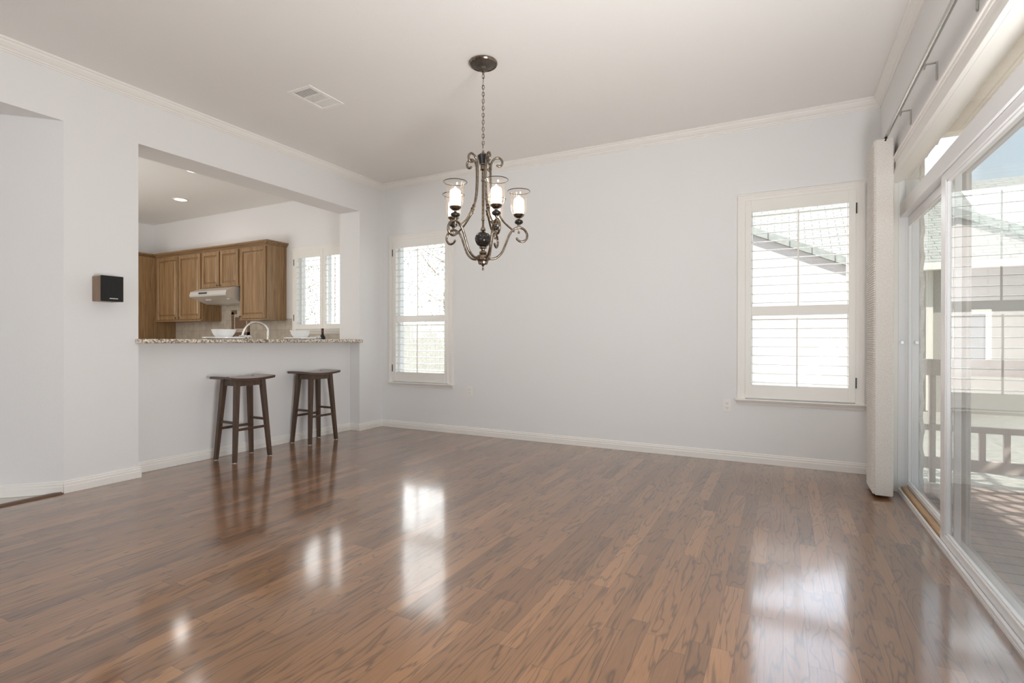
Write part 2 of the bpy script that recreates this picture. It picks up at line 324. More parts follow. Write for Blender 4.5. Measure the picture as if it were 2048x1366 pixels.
class MB:
    """collects shapes in world coordinates; build() links them as one mesh object"""
    def __init__(s): s.bm = bmesh.new()
    def box(s, x0, x1, y0, y1, z0, z1, bev=0.0, seg=1):
        r = bmesh.ops.create_cube(s.bm, size=1.0)
        vs = r['verts']
        for v in vs: v.co = Vector(((x0 + x1) / 2 + v.co.x * (x1 - x0), (y0 + y1) / 2 + v.co.y * (y1 - y0), (z0 + z1) / 2 + v.co.z * (z1 - z0)))
        if bev:
            es = list({e for v in vs for e in v.link_edges})
            bmesh.ops.bevel(s.bm, geom=es, offset=bev, segments=seg, affect='EDGES', profile=.5)
        return s
    def hexa(s, bot, top):
        vs = [s.bm.verts.new(p) for p in list(bot) + list(top)]
        for q in ((3, 2, 1, 0), (4, 5, 6, 7), (0, 1, 5, 4), (1, 2, 6, 5), (2, 3, 7, 6), (3, 0, 4, 7)): s.bm.faces.new([vs[i] for i in q])
        return s
    def prism(s, poly, axis, a, b):
        """extrude a 2-D polygon along an axis; poly in the other two axes in order"""
        def P(p, t): return {'X': (t, p[0], p[1]), 'Y': (p[0], t, p[1]), 'Z': (p[0], p[1], t)}[axis]
        A = [s.bm.verts.new(P(p, a)) for p in poly]; B = [s.bm.verts.new(P(p, b)) for p in poly]; n = len(poly)
        s.bm.faces.new(A); s.bm.faces.new(B[::-1])
        for i in range(n): s.bm.faces.new((A[i], B[i], B[(i + 1) % n], A[(i + 1) % n]))
        return s
    def lathe(s, prof, c=(0, 0, 0), n=28, close=True):
        c = Vector(c); rings = []
        for (rr, z) in prof:
            rings.append([s.bm.verts.new(c + Vector((rr * math.cos(2 * PI * i / n), rr * math.sin(2 * PI * i / n), z))) for i in range(n)] if rr > 1e-6 else [s.bm.verts.new(c + Vector((0, 0, z)))])
        for a, b in zip(rings, rings[1:]):
            for i in range(n):
                j = (i + 1) % n
                if len(a) == 1 and len(b) == 1: continue
                if len(a) == 1: s.bm.faces.new((a[0], b[i], b[j]))
                elif len(b) == 1: s.bm.faces.new((a[i], b[0], a[j]))
                else: s.bm.faces.new((a[i], b[i], b[j], a[j]))
        if close:
            for rg in (rings[0], rings[-1]):
                if len(rg) > 2: s.bm.faces.new(rg)
        return s
    def tube(s, pts, rad, n=10, smooth=4, cyc=False):
        pts = [Vector(p) for p in pts]
        rads = rad if isinstance(rad, (list, tuple)) else [rad] * len(pts)
        if smooth > 1 and len(pts) > 2:
            P = []; R = []; m = len(pts)
            rng = range(m) if cyc else range(m - 1)
            for i in rng:
                if cyc: p0, p1, p2, p3 = pts[(i - 1) % m], pts[i], pts[(i + 1) % m], pts[(i + 2) % m]
                else: p0, p1, p2, p3 = pts[max(i - 1, 0)], pts[i], pts[i + 1], pts[min(i + 2, m - 1)]
                for k in range(smooth):
                    t = k / smooth
                    P.append(.5 * ((2 * p1) + (-p0 + p2) * t + (2 * p0 - 5 * p1 + 4 * p2 - p3) * t * t + (-p0 + 3 * p1 - 3 * p2 + p3) * t ** 3))
                    R.append(rads[i] * (1 - t) + rads[(i + 1) % m] * t)
            if not cyc: P.append(pts[-1]); R.append(rads[-1])
            pts, rads = P, R
        m = len(pts); rings = []; nrm = None
        for i, p in enumerate(pts):
            if cyc: d = pts[(i + 1) % m] - pts[i - 1]
            else: d = pts[min(i + 1, m - 1)] - pts[max(i - 1, 0)]
            d.normalize()
            if nrm is None:
                nrm = d.cross(Vector((0, 0, 1)));
                if nrm.length < .05: nrm = d.cross(Vector((0, 1, 0)))
            nrm = nrm - d * nrm.dot(d); nrm.normalize(); b = d.cross(nrm)
            rings.append([s.bm.verts.new(p + (nrm * math.cos(2 * PI * k / n) + b * math.sin(2 * PI * k / n)) * rads[i]) for k in range(n)])
        for i in range(m if cyc else m - 1):
            a, b = rings[i], rings[(i + 1) % m]
            for k in range(n): s.bm.faces.new((a[k], a[(k + 1) % n], b[(k + 1) % n], b[k]))
        if not cyc: s.bm.faces.new(rings[0][::-1]); s.bm.faces.new(rings[-1])
        return s
    def ball(s, c, rr, sz=1.0, u_=16, v_=10):
        prof = [(rr * math.sin(PI * i / v_), -rr * sz * math.cos(PI * i / v_)) for i in range(v_ + 1)]
        prof[0] = (0, -rr * sz); prof[-1] = (0, rr * sz)
        return s.lathe(prof, c, u_, False)
    def build(s, name, mat, parent=None, smooth=False, mats=None, kind=None):
        bmesh.ops.recalc_face_normals(s.bm, faces=s.bm.faces[:])
        off = wloc(parent) if parent is not None else Vector((0, 0, 0))
        if off.length > 0: bmesh.ops.translate(s.bm, verts=s.bm.verts[:], vec=-off)
        me = bpy.data.meshes.new(name); s.bm.to_mesh(me); s.bm.free()
        me.materials.append(mat)
        if smooth:
            for p in me.polygons: p.use_smooth = True
            try: me.set_sharp_from_angle(angle=math.radians(38))
            except Exception: pass
        o = bpy.data.objects.new(name, me); COL.objects.link(o)
        if parent is not None: o.parent = parent
        elif kind: o['kind'] = kind
        return o

def struct(name, mb, mat, smooth=False):
    return mb.build(name, mat, None, smooth, kind='structure')

def copy_tree(o, parent=None):
    c = o.copy(); COL.objects.link(c)
    if parent is not None: c.parent = parent
    for ch in [k for k in COL.objects if k.parent == o]: copy_tree(ch, c)
    return c

# ---------------------------------------------------------------- room dimensions
XL, XR, YB, YR, ZC = -4.47, 0.68, 5.05, -4.0, 3.015
XK = -4.79           # kitchen side of the left wall
OY0, OY1, OZ = 2.265, 4.658, 2.605   # pass-through opening
HY = 1.79            # corner where the hall wall starts

struct('floor', MB().box(XL, 0.722, YR, YB, -.08, 0).box(-4.62, XL, OY0, OY1, -.08, 0), FLOOR)
struct('floor_kitchen', MB().box(-9.5, -4.80, 1.45, YB, -.08, 0), KTILE)
struct('floor_hall', MB().box(-6.6, XL - .02, -1.0, HY + .01, -.08, -.002), TILEF)
struct('ceiling', MB().box(-9.6, 0.9, YR - .2, YB + .2, ZC, ZC + .1), CEIL)
struct('ceiling_hall', MB().box(-6.7, XK, -1.2, 1.9, OZ, OZ + .08), CEIL)

m = MB()
m.box(XK, XL, HY, OY0, 0, ZC)
struct('wall_corner', MB().box(XK, XL, OY1, YB, 0, ZC), WALL); struct('wall_header', MB().box(XK, XL, OY0, OY1, OZ, ZC), WALL)
m.box(XK, XL, -1.0, HY, OZ, ZC); m.box(XK, XL, YR, -1.0, 0, ZC)
struct('wall_left', m, WALL)
struct('wall_bar', MB().box(XK, -4.62, OY0 + .001, OY1 - .001, 0, 1.046), WALL)

# angled hall wall, 45 degrees from the corner
m = MB(); d = Vector((-.7071, -.7071, 0)); nn = Vector((-.7071, .7071, 0)) * .1
p0 = Vector((XL, HY, 0)); p1 = p0 + d * 1.7
m.hexa([p0, p1, p1 + nn, p0 + nn], [v + Vector((0, 0, OZ)) for v in (p0, p1, p1 + nn, p0 + nn)])
struct('wall_hall', m, WALL)
struct('wall_hall_end', MB().box(-6.6, -6.5, -1.2, 1.0, 0, OZ).box(-6.5, XK, -1.2, -1.1, 0, OZ), WALL)
struct('wall_kitchen_front', MB().box(-9.5, -4.9, 1.38, 1.45, 0, ZC), WALL)
struct('wall_kitchen_left', MB().box(-9.6, -9.5, 1.38, YB, 0, ZC), WALL)

def holes_wall(mb, x0, x1, z0, z1, y0, y1, holes):
    """wall in the XZ plane with rectangular holes (hx0,hx1,hz0,hz1) sorted by x"""
    cur = x0
    for (a, b, c, d_) in holes:
        mb.box(cur, a, y0, y1, z0, z1); mb.box(a, b, y0, y1, z0, c); mb.box(a, b, y0, y1, d_, z1); cur = b
    mb.box(cur, x1, y0, y1, z0, z1)
    return mb
WC1, WC2 = -3.868, 0.105            # window centres on the back wall
KW0, KW1 = -6.005, -4.95            # kitchen window opening
m = holes_wall(MB(), -9.6, 0.90, 0, ZC, YB, YB + .13, [(KW0, KW1, 1.235, 2.30), (WC1 - .39, WC1 + .39, .60, 2.28), (WC2 - .39, WC2 + .39, .60, 2.28)])
struct('wall_back', m, WALL)

DY0, DY1, DZ = 1.05, 4.57, 2.30     # sliding door opening
WD0, WD1, WDZ = DY0 - .064, DY1 + .064, DZ + .034
m = MB()
for (xa, xb, a, b, zt) in ((XR, .795, WD0, WD1, WDZ), (.795, .90, WD0 - .12, 4.95, 2.49)):   # inner skin, outer skin with a wider opening
    m.box(xa, xb, YR, a, 0, ZC); m.box(xa, xb, b, YB, 0, ZC); m.box(xa, xb, a, b, zt, ZC)
struct('wall_right', m, WALL)
m = MB(); m.box(-4.79, -4.15, YR - .2, YR, 0, ZC); m.box(.2, .9, YR - .2, YR, 0, ZC); m.box(-4.15, .2, YR - .2, YR, 0, .3); m.box(-4.15, .2, YR - .2, YR, 2.75, ZC)
struct('wall_rear', m, WALL)
m = MB(); m.box(-4.15, -4.08, YR - .13, YR - .06, .3, 2.75); m.box(.13, .2, YR - .13, YR - .06, .3, 2.75); m.box(-4.15, .2, YR - .13, YR - .06, .3, .37); m.box(-4.15, .2, YR - .13, YR - .06, 2.68, 2.75)
for xx in (-2.70, -1.25): m.box(xx - .04, xx + .04, YR - .13, YR - .06, .37, 2.68)
wr = struct('window_4', m, SASH); MB().box(-4.1, .15, YR - .1, YR - .094, .35, 2.7).build('pane', PANE, wr)

# ---- baseboards (profiled) and crown
BP = [(0, 0), (.015, 0), (.015, .047), (.012, .052), (.012, .066), (.007, .072), (.007, .080), (.004, .085), (0, .085)]
CP = [(0, ZC), (0, 2.936), (.006, 2.936), (.008, 2.944), (.016, 2.948), (.018, 2.956), (.030, 2.966), (.044, 2.985), (.047, 2.996), (.055, 3.000), (.055, ZC)]
def runY(mb, prof, xw, sgn, y0, y1): return mb.prism([(xw + sgn * a, z) for a, z in prof], 'Y', y0, y1)
def runX(mb, prof, yw, sgn, x0, x1): return mb.prism([(yw + sgn * a, z) for a, z in prof], 'X', x0, x1)
m = MB(); runY(m, BP, XL, 1, HY - .006, OY0 + .0155); runY(m, BP, -4.62, 1, OY0, OY1); runY(m, BP, XL, 1, OY1 - .0155, YB); runY(m, BP, XL, 1, YR, -1.0)
runX(m, BP, OY0, 1, -4.62, XL - .001); runX(m, BP, OY1, -1, -4.62, XL - .001)
struct('baseboard_left', m, TRIM)
struct('baseboard_back', runX(MB(), BP, YB, -1, XL, XR), TRIM)
m = MB(); runY(m, BP, XR, -1, 4.70, YB); runY(m, BP, XR, -1, YR, .93); struct('baseboard_right', m, TRIM)
m = MB(); nd = Vector((.7071, -.7071, 0))
for (a, z), (a2, z2) in zip(BP[1:], BP[2:]):
    q0, q1 = p0 + nd * 0, p1 + nd * 0
    m.hexa([q0 + Vector((0, 0, z)), q1 + Vector((0, 0, z)), q1 + nd * a + Vector((0, 0, z)), q0 + nd * a + Vector((0, 0, z))],
           [q0 + Vector((0, 0, z2)), q1 + Vector((0, 0, z2)), q1 + nd * a2 + Vector((0, 0, z2)), q0 + nd * a2 + Vector((0, 0, z2))]) if z2 > z else None
struct('baseboard_hall', m, TRIM)
struct('trim_1', runY(MB(), CP, XL, 1, YR, YB), TRIM)
struct('trim_2', runX(MB(), CP, YB, -1, XL, XR), TRIM)
struct('trim_3', runY(MB(), CP, XR, -1, YR, YB), TRIM)
struct('trim_4', MB().prism([(XL - .03, 0), (XL + .012, 0), (XL + .006, .012), (XL - .022, .012)], 'Y', -1.0, HY - .004), THRW)   # wooden threshold to the hall

# ---------------------------------------------------------------- windows on the back wall
def window(idx, x0, x1, z0, z1, co, sill=True, meet=None):
    """sash frame and panes in the wall, casing and sill inside; co = casing outer x pair, z top"""
    m = MB(); yo = YB + .052
    for a in ((x0, x0 + .035, z0, z1), (x1 - .035, x1, z0, z1)): m.box(a[0], a[1], yo, yo + .07, a[2], a[3])
    m.box(x0, x1, yo, yo + .07, z0, z0 + .035); m.box(x0, x1, yo, yo + .07, z1 - .035, z1)
    if meet: m.box(x0 + .03, x1 - .03, yo - .004, yo + .05, meet - .022, meet + .022)
    else: m.box((x0 + x1) / 2 - .02, (x0 + x1) / 2 + .02, yo, yo + .06, z0, z1)
    win = struct('window_%d' % idx, m, SASH)
    MB().box(x0 + .03, x1 - .03, yo + .03, yo + .034, z0 + .03, z1 - .03).build('pane', PANE, win)
    m = MB(); a, b, zt, zs = co
    y1 = YB
    for (k0, k1, t) in ((0, .012, .026), (.012, .030, .020), (.030, .062, .015)):     # stepped casing profile, outside in
        m.box(a + k0, a + k1, y1 - t, y1 + .001, zs, zt - k0); m.box(b - k1, b - k0, y1 - t, y1 + .001, zs, zt - k0)
        m.box(a + k1, b - k1, y1 - t, y1 + .001, zt - k1, zt - k0)
    m.build('casing', TRIM, win)
    m = MB(); m.box(a - .022, b + .022, y1 - .055, y1 + .001, zs - .014, zs, .004)
    m.prism([(y1 - .034, zs - .014), (y1 - .030, zs - .026), (y1 - .022, zs - .034), (y1 - .016, zs - .050), (y1, zs - .052), (y1, zs - .014)], 'X', a - .006, b + .006)
    m.build('window_sill', TRIM, win)
    return win

def louvers(mb, x0, x1, zs, yc=YB - .010, half=.030, th=.0095, tilt=0.12):
    for z in zs:
        n = 10; poly = []
        for i in range(n):
            t = 2 * PI * i / n; yy, zz = half * math.cos(t), th / 2 * math.sin(t) * 1.0
            poly.append((yc + yy * math.cos(tilt) - zz * math.sin(tilt), z + yy * math.sin(tilt) + zz * math.cos(tilt)))
        mb.prism(poly, 'X', x0, x1)

def shutter(x0, x1, z0, z1, secs, stile, hinge_side, label, group=None):
    """hinged plantation shutter panel; secs: (z_low, z_high, louver z list, rod x)"""
    ya, yb = YB - .026, YB + .004
    t = thing('plantation_shutter', label, 'shutter', ((x0 + x1) / 2, YB - .01, z0), group)
    m = MB(); m.box(x0, x0 + stile, ya, yb, z0, z1, .002); m.box(x1 - stile, x1, ya, yb, z0, z1, .002)
    zz = [z0] + [v for s in secs for v in (s[0], s[1])] + [z1]
    for i in range(0, len(zz), 2): m.box(x0 + stile - .001, x1 - stile + .001, ya, yb, zz[i], zz[i + 1], .002)
    m.build('shutter_frame', SHUT, t)
    for (a, b, zs, rx) in secs:
        mm = MB(); louvers(mm, x0 + stile - .004, x1 - stile + .004, zs); mm.build('louvers', SHUT, t, True)
        rr = MB(); rr.box(rx - .006, rx + .006, YB - .062, YB - .050, min(zs) - .035, max(zs) + .012, .002)
        for z in zs: rr.box(rx - .0015, rx + .0015, YB - .052, YB - .036, z - .0015, z + .0015)
        rr.build('tilt_rod', SHUT, t)
    hx = x0 - .004 if hinge_side < 0 else x1 + .004
    for hz in (z0 + .16, z1 - .155):
        MB().box(hx - .004, hx + .004, ya - .004, ya + .004, hz - .043, hz + .043, .001).build('hinge', HINGE, t)
    return t
up = [1.405 + .0755 * i for i in range(11)]; lo = [.715 + .0775 * i for i in range(8)]
LBL = ['white plantation shutter with two louvered sections behind the chandelier, next to the left corner',
       'white plantation shutter with two louvered sections by the sliding door and fabric shade']
for i, (cx, hs) in enumerate(((WC1, -1), (WC2, 1))):
    window(i + 1, cx - .39, cx + .39, .60, 2.28, (cx - .47, cx + .47, 2.362, .563), meet=1.34)
    shutter(cx - .409, cx + .409, .572, 2.302, [(.688, 1.292, lo, cx - .008), (1.372, 2.202, up, cx)], .049, hs, LBL[i])
window(3, KW0, KW1, 1.235, 2.30, (KW0 - .062, KW1 + .062, 2.345, 1.212))
kz = [1.325 + .0756 * i for i in range(12)]
shutter(-6.030, -5.481, 1.222, 2.302, [(1.29, 2.20, kz, -5.80)], .052, -1, 'white shutter panel nearest the oak cabinets in the kitchen window')
shutter(-5.477, -4.928, 1.222, 2.302, [(1.29, 2.20, kz, -5.22)], .045, 1, 'white shutter panel beside the pass-through wall in the kitchen window')

# ---------------------------------------------------------------- sliding door
m = MB()
m.box(.722, .840, DY1, DY1 + .06, 0, 2.44); m.box(.722, .84, DY0 - .06, DY0, 0, 2.44)      # jambs
m.box(.764, .787, DY1 - .006, DY1 + .002, .03, DZ)                                              # stop
m.box(.735, .793, DY0, DY1, DZ - .005, DZ + .03)                                                  # head
m.box(.728, .83, DY0, DY1, 1.950, 2.042, .003)                                                  # bar between door and transom
door = struct('door_1', m, VINYL)
m = MB(); m.box(.720, .842, DY0, DY1, -.03, .014); m.box(.721, .735, DY0, DY1, 0, .031, .002); m.box(.806, .812, DY0, DY1, .01, .028)
m.build('door_track', VINYL, door)
MB().box(.783, .787, DY0 + .02, DY1 - .004, 2.03, DZ).build('transom_pane', DOORG, door)
def panel(name, xa, xb, ya, yb, z0, z1, st, rb, rt, parent):
    mm = MB(); mm.box(xa, xb, ya, ya + st, z0, z1, .003); mm.box(xa, xb, yb - st, yb, z0, z1, .003)
    mm.box(xa, xb, ya + st, yb - st, z0, z0 + rb, .003); mm.box(xa, xb, ya + st, yb - st, z1 - rt, z1, .003)
    c = (xa + xb) / 2
    mm.box(c - .010, c + .010, ya + st, ya + st + .008, z0 + rb, z1 - rt); mm.box(c - .010, c + .010, yb - st - .008, yb - st, z0 + rb, z1 - rt)   # glazing bead
    mm.box(c - .010, c + .010, ya + st, yb - st, z0 + rb, z0 + rb + .008); mm.box(c - .010, c + .010, ya + st, yb - st, z1 - rt - .008, z1 - rt)
    o = mm.build(name, VINYL, parent)
    MB().box(c - .003, c + .003, ya + st + .002, yb - st - .002, z0 + rb, z1 - rt).build('door_glass', DOORG, o)
    return o
panel('sliding_panel', .738, .770, 2.12, 3.512, .018, 1.949, .085, .055, .045, door)
panel('fixed_panel', .774, .804, 3.42, DY1 - .0015, .016, 1.949, .012, .058, .058, door)
panel('fixed_panel', .774, .804, DY0 + .0015, 2.22, .016, 1.949, .055, .058, .058, door)
m = MB(); m.tube([(.7435, DY1 + .001, 1.063), (.7435, DY1 - .010, 1.063)], .011, 14, 1); m.tube([(.7435, DY1 - .010, 1.063), (.7435, DY1 - .014, 1.063)], .007, 14, 1)
m.build('bumper_stop', BRKT, door, True)
m = MB(); m.tube([(.826, DY1 + .001, 1.063), (.826, DY1 - .012, 1.063)], .010, 14, 1); m.build('bumper_stop', BRKT, door, True)
# screen door outside the sliding panel
m = MB(); sx0, sx1 = .852, .876
m.box(sx0, sx1, 3.556, 3.72, -.085, 2.05, .003); m.box(sx0, sx1, 2.15, 2.25, -.085, 2.05, .003); m.box(sx0, sx1, 2.25, 3.556, -.085, -.003, .003); m.box(sx0, sx1, 2.25, 3.556, 1.963, 2.05, .003)
sd_ = m.build('screen_panel', EXTTRIM, door)
MB().box(.8638, .8642, 2.24, 3.57, -.01, 1.97).build('screen_mesh', SCREEN, sd_)

# casing of the door on the room side
m = MB()
for (k0, k1, t) in ((0, .016, .030), (.016, .034, .022), (.034, .085, .016), (.085, .118, .022)):
    m.box(XR - t, XR + .001, DY0 - .12, DY1 + .118 - k0, 2.318 - k1, 2.318 - k0, .002)
    m.box(XR - t, XR + .001, DY1 + .118 - k1, DY1 + .118 - k0, 0, 2.318 - k1 + .001)
    m.box(XR - t, XR + .001, DY0 - .118 + k0, DY0 - .118 + k1, 0, 2.318 - k1 + .001)
m.box(XR + .002, .7215, DY0 - .01, DY1 + .03, 2.2025, 2.222); m.box(XR + .002, .7215, DY1 + .0015, DY1 + .05, 0, 2.2015); m.box(XR + .002, .7215, DY0 - .05, DY0 - .0015, 0, 2.2015); m.box(.7225, .734, DY0 - .02, DY1 + .02, 2.204, DZ + .03); m.box(.734, .7815, DY0 + .001, DY1 - .007, 2.215, DZ - .006)
struct('trim_5', m, TRIM)

# wooden security bar in the track
t = thing('security_bar', 'raw pine bar lying in the door track beside the sliding panel', 'bar', (.766, 4.04, .014))
MB().box(.739, .769, 3.516, 4.545, .0145, .049, .003).build('wooden_stick', BARW, t)

# ---------------------------------------------------------------- curtain rail with brackets and the folded shade
t = thing('curtain_rail', 'long chrome curtain rail on brackets above the sliding door', 'curtain rail', (.612, 3.0, 2.465))
MB().tube([(.612, 1.0, 2.465), (.612, 4.40, 2.465)], 0.0125, 16, 1).build('rod', RODM, t, True)
for by in (3.92, 3.31, 2.69):
    m = MB(); m.box(.674, XR, by - .009, by + .009, 2.385, 2.475, .001); m.box(.618, .678, by - .008, by + .008, 2.470, 2.475)
    m.tube([(.672, by, 2.392), (.677, by, 2.392)], .005, 8, 1); m.tube([(.625, by, 2.445), (.633, by, 2.471)], .0035, 8, 1)
    m.build('bracket', BRKT, t)
t = thing('folded_shade', 'off-white woven cellular shade folded into a tall stack beside the sliding door', 'window shade', (.60, 4.48, .02))
m = MB(); NP = 22; ya, yb = 4.315, 4.66
m.prism([(.556, .020), (.652, .020), (.652, 2.447), (.556, 2.447)], 'Y', ya, ya + .010)     # front rail of the stack
m.build('front_panel', FABRIC, t)
m = MB(); pts = []
for i in range(2 * NP + 1): pts.append((.557 if i % 2 == 0 else .546, ya + .010 + (yb - ya - .01) * i / (2 * NP)))
back = [(.651 if i % 2 == 0 else .660, ya + .010 + (yb - ya - .01) * i / (2 * NP)) for i in range(2 * NP, -1, -1)]
# honeycomb: the folds shift up and down along the height
rows = 300; grid = []
for k in range(rows + 1):
    z = .024 + (2.445 - .024) * k / rows; o_ = .0035 * (1 if k % 2 else -1); row = []
    for i, (x, y) in enumerate(pts): row.append(m.bm.verts.new((x + o_ * (1 if i % 2 else -.4), y, z)))
    for (x, y) in back: row.append(m.bm.verts.new((x, y, z)))
    grid.append(row)
for a, b in zip(grid, grid[1:]):
    n = len(a)
    for i in range(n): m.bm.faces.new((a[i], a[(i + 1) % n], b[(i + 1) % n], b[i]))
m.bm.faces.new(grid[0]); m.bm.faces.new(grid[-1])
m.build('honeycomb_folds', FABRIC, t)
m = MB(); m.box(.600, .624, 4.320, 4.44, 2.4455, 2.4518); m.tube([(.606, 4.318, 2.430), (.612, 4.318, 2.449)], .006, 8, 1); m.box(.604, .620, 4.405, 4.43, 2.4518, 2.482)
m.build('carrier', HINGE, t)

# ---------------------------------------------------------------- bar counter, kitchen
t = thing('bar_counter', 'speckled beige granite bar top in the pass-through opening', 'counter', (-4.75, 3.46, 1.046))
m = MB(); m.box(-5.00, XL, OY0 + .003, OY1 - .003, 1.0465, 1.0815, .006, 2); m.box(XL, -4.438, 2.238, 4.690, 1.0465, 1.0815, .010, 3)
m.build('granite_top', GRANITE, t, True)

t = thing('kitchen_counter', 'low granite kitchen worktop along the tiled wall and behind the bar', 'counter', (-6.5, 4.5, 0))
m = MB(); m.box(-8.84, -5.45, 4.47, YB - .012, 0, .87); m.box(-5.40, -4.81, 2.6, YB - .012, 0, .87); m.build('base_cabinets', OAK, t)
m = MB(); m.box(-8.84, -4.805, 4.42, YB - .012, .872, .91, .004); m.box(-5.46, -4.805, 2.6, 4.42, .872, .91, .004); m.build('worktop', GRANITE, t)

struct('backsplash', MB().box(-8.85, -6.09, YB - .008, YB, .91, 1.372).box(-7.66, -6.78, YB - .008, YB, 1.372, 1.84).box(-6.09, XK, YB - .008, YB, .91, 1.155), TILE)
t = bpy.data.objects['backsplash']
m = MB(); y0, y1 = YB - .013, YB - .0075
m.box(-7.412, -7.353, y0, y1, 1.10, 1.49); m.box(-7.047, -6.988, y0, y1, 1.10, 1.49); m.box(-7.412, -7.29, y0, y1, 1.46, 1.52); m.box(-7.11, -6.988, y0, y1, 1.46, 1.52)
m.box(-7.412, -6.988, y0, y1, 1.13, 1.19); m.box(-7.325, -7.075, y0, y1, 1.245, 1.415)
m.build('tile_inset', TILEB, t)

def cab_door(x0, x1, z0, z1, y, parent):
    m = MB(); fw = .052
    m.box(x0, x0 + fw, y, y + .021, z0, z1, .004); m.box(x1 - fw, x1, y, y + .021, z0, z1, .004)
    m.box(x0 + fw, x1 - fw, y, y + .02, z0, z0 + fw, .003); m.box(x0 + fw, x1 - fw, y, y + .02, z1 - fw, z1, .003)
    a, b, c, d_ = x0 + fw, x1 - fw, z0 + fw, z1 - fw; k = .03
    m.box(a - .002, b + .002, y + .014, y + .020, c - .002, d_ + .002)
    bot = [(a + .009, y + .0145, c + .009), (b - .009, y + .0145, c + .009), (b - .009, y + .0145, d_ - .009), (a + .009, y + .0145, d_ - .009)]
    top = [(a + k, y + .002, c + k), (b - k, y + .002, c + k), (b - k, y + .002, d_ - k), (a + k, y + .002, d_ - k)]
    m.hexa(bot, top)
    return m.build('cabinet_door', OAK, parent)
def knob(x, z, y, door_):
    MB().lathe([(0, 0), (.005, 0), (.005, .012), (.011, .018), (.011, .024), (0, .027)], (0, 0, 0), 12, False)
    m = MB(); m.tube([(x, y, z), (x, y - .012, z)], .004, 10, 1); m.ball((x, y - .018, z), .010, 1, 12, 8); m.build('knob', KNOB, door_, True)
CORN = [(0, 2.372), (-.008, 2.374), (-.014, 2.388), (-.030, 2.405), (-.040, 2.412), (-.042, 2.430), (0, 2.430)]
YF = 4.72
def upper(x0, x1, z0, doors, label, right_end=False, knobs=()):
    t = thing('upper_cabinet', label, 'cabinet', ((x0 + x1) / 2, YB - .17, z0))
    m = MB(); m.box(x0, x1, YF + .022, YB - .001, z0, 2.43, .001)
    m.box(x0, x1 + (.004 if right_end else 0), YF + .006, YB - .012, z0 - .016, z0 + .0)
    m.build('cabinet_body', OAK, t)
    ds = [cab_door(a, b, c, d_, YF, t) for (a, b, c, d_) in doors]
    for (i, kx, kz_) in knobs: knob(kx, kz_, YF, ds[i])
    m = MB(); m.prism([(YF + .022 + a, z) for a, z in CORN], 'X', x0, x1 + (.042 if right_end else 0))
    if right_end: m.prism([(x1 - a, z) for a, z in CORN], 'Y', YF - .02, YB - .001)
    m.build('cornice', OAKX, t)
    return t
upper(-8.848, -7.656, 1.372, [(-8.80, -8.245, 1.385, 2.355), (-8.215, -7.675, 1.385, 2.355)], 'two-door oak wall cabinet beside the tall oak side panel', knobs=((0, -8.27, 1.41), (1, -8.19, 1.41)))
upper(-7.654, -6.782, 1.845, [(-7.636, -7.235, 1.838, 2.352), (-7.205, -6.805, 1.838, 2.352)], 'short two-door oak wall cabinet above the range hood', knobs=((1, -7.185, 1.86), (0, -7.255, 1.86)))
upper(-6.780, -6.212, 1.365, [(-6.757, -6.228, 1.372, 2.352)], 'one-door oak wall cabinet next to the kitchen window', True, knobs=((0, -6.735, 1.40),))
t = thing('tall_cabinet', 'tall oak cabinet with a plain side at the kitchen corner', 'cabinet', (-9.17, 4.5, 0))
m = MB(); m.box(-9.49, -8.852, 4.0, YB - .010, 0, 2.372, .002); m.build('cabinet_body', OAK, t)
m = MB(); m.prism([(-8.894 - a, z) for a, z in CORN], 'Y', 4.0, YB - .012); m.build('cornice', OAKX, t)

# range hood
t = thing('range_hood', 'stainless steel range hood under the short oak cabinets', 'range hood', (-7.22, 4.8, 1.6))
m = MB(); m.prism([(4.555, 1.692), (4.545, 1.712), (4.560, 1.765), (4.70, 1.822), (YB - .014, 1.822), (YB - .014, 1.60), (4.80, 1.60)], 'X', -7.645, -6.815)
m.build('hood_body', HOODM, t)
m = MB(); m.box(-7.42, -7.245, 4.540, 4.556, 1.728, 1.750, .003, 2); m.build('control_panel', DARK, t)
for xx in (-7.40, -7.34, -6.92):
    m = MB(); m.lathe([(0, 0), (.022, 0), (.022, -.008), (0, -.008)], (xx, 4.66, 1.653), 14, False); m.build('hood_lamp', BADGE, t)

# faucet behind the bar
t = thing('kitchen_faucet', 'brushed nickel gooseneck faucet behind the granite bar', 'faucet', (-5.06, 3.87, .911))
bx = Vector((-5.06, 3.87, 0)); dd = Vector((-.607, -.794, 0)); R_ = .118
pts = [bx + Vector((0, 0, .95)), bx + Vector((0, 0, 1.05))] + [bx + dd * (R_ - R_ * math.cos(a)) + Vector((0, 0, 1.150 + R_ * math.sin(a))) for a in [PI * k / 10 for k in range(0, 10)]]
end = bx + dd * (2 * R_ + .006); pts += [end + Vector((0, 0, 1.150 - .0)), end + dd * .006 + Vector((0, 0, 1.118))]
MB().tube(pts, .0125, 14, 3).build('spout', STEEL, t, True)
MB().tube([end + dd * .004 + Vector((0, 0, 1.130)), end + dd * .014 + Vector((0, 0, 1.050))], .016, 14, 1).build('spray_head', STEEL, t, True)
MB().lathe([(0, 0), (.028, 0), (.028, .006), (.020, .014), (.017, .05), (0, .05)], (bx.x, bx.y, .911), 20, False).build('base', STEEL, t, True)
MB().tube([bx + Vector((0, 0, .985)), bx + Vector((-.03, .06, 1.02))], .006, 10, 1).build('handle', STEEL, t, True)

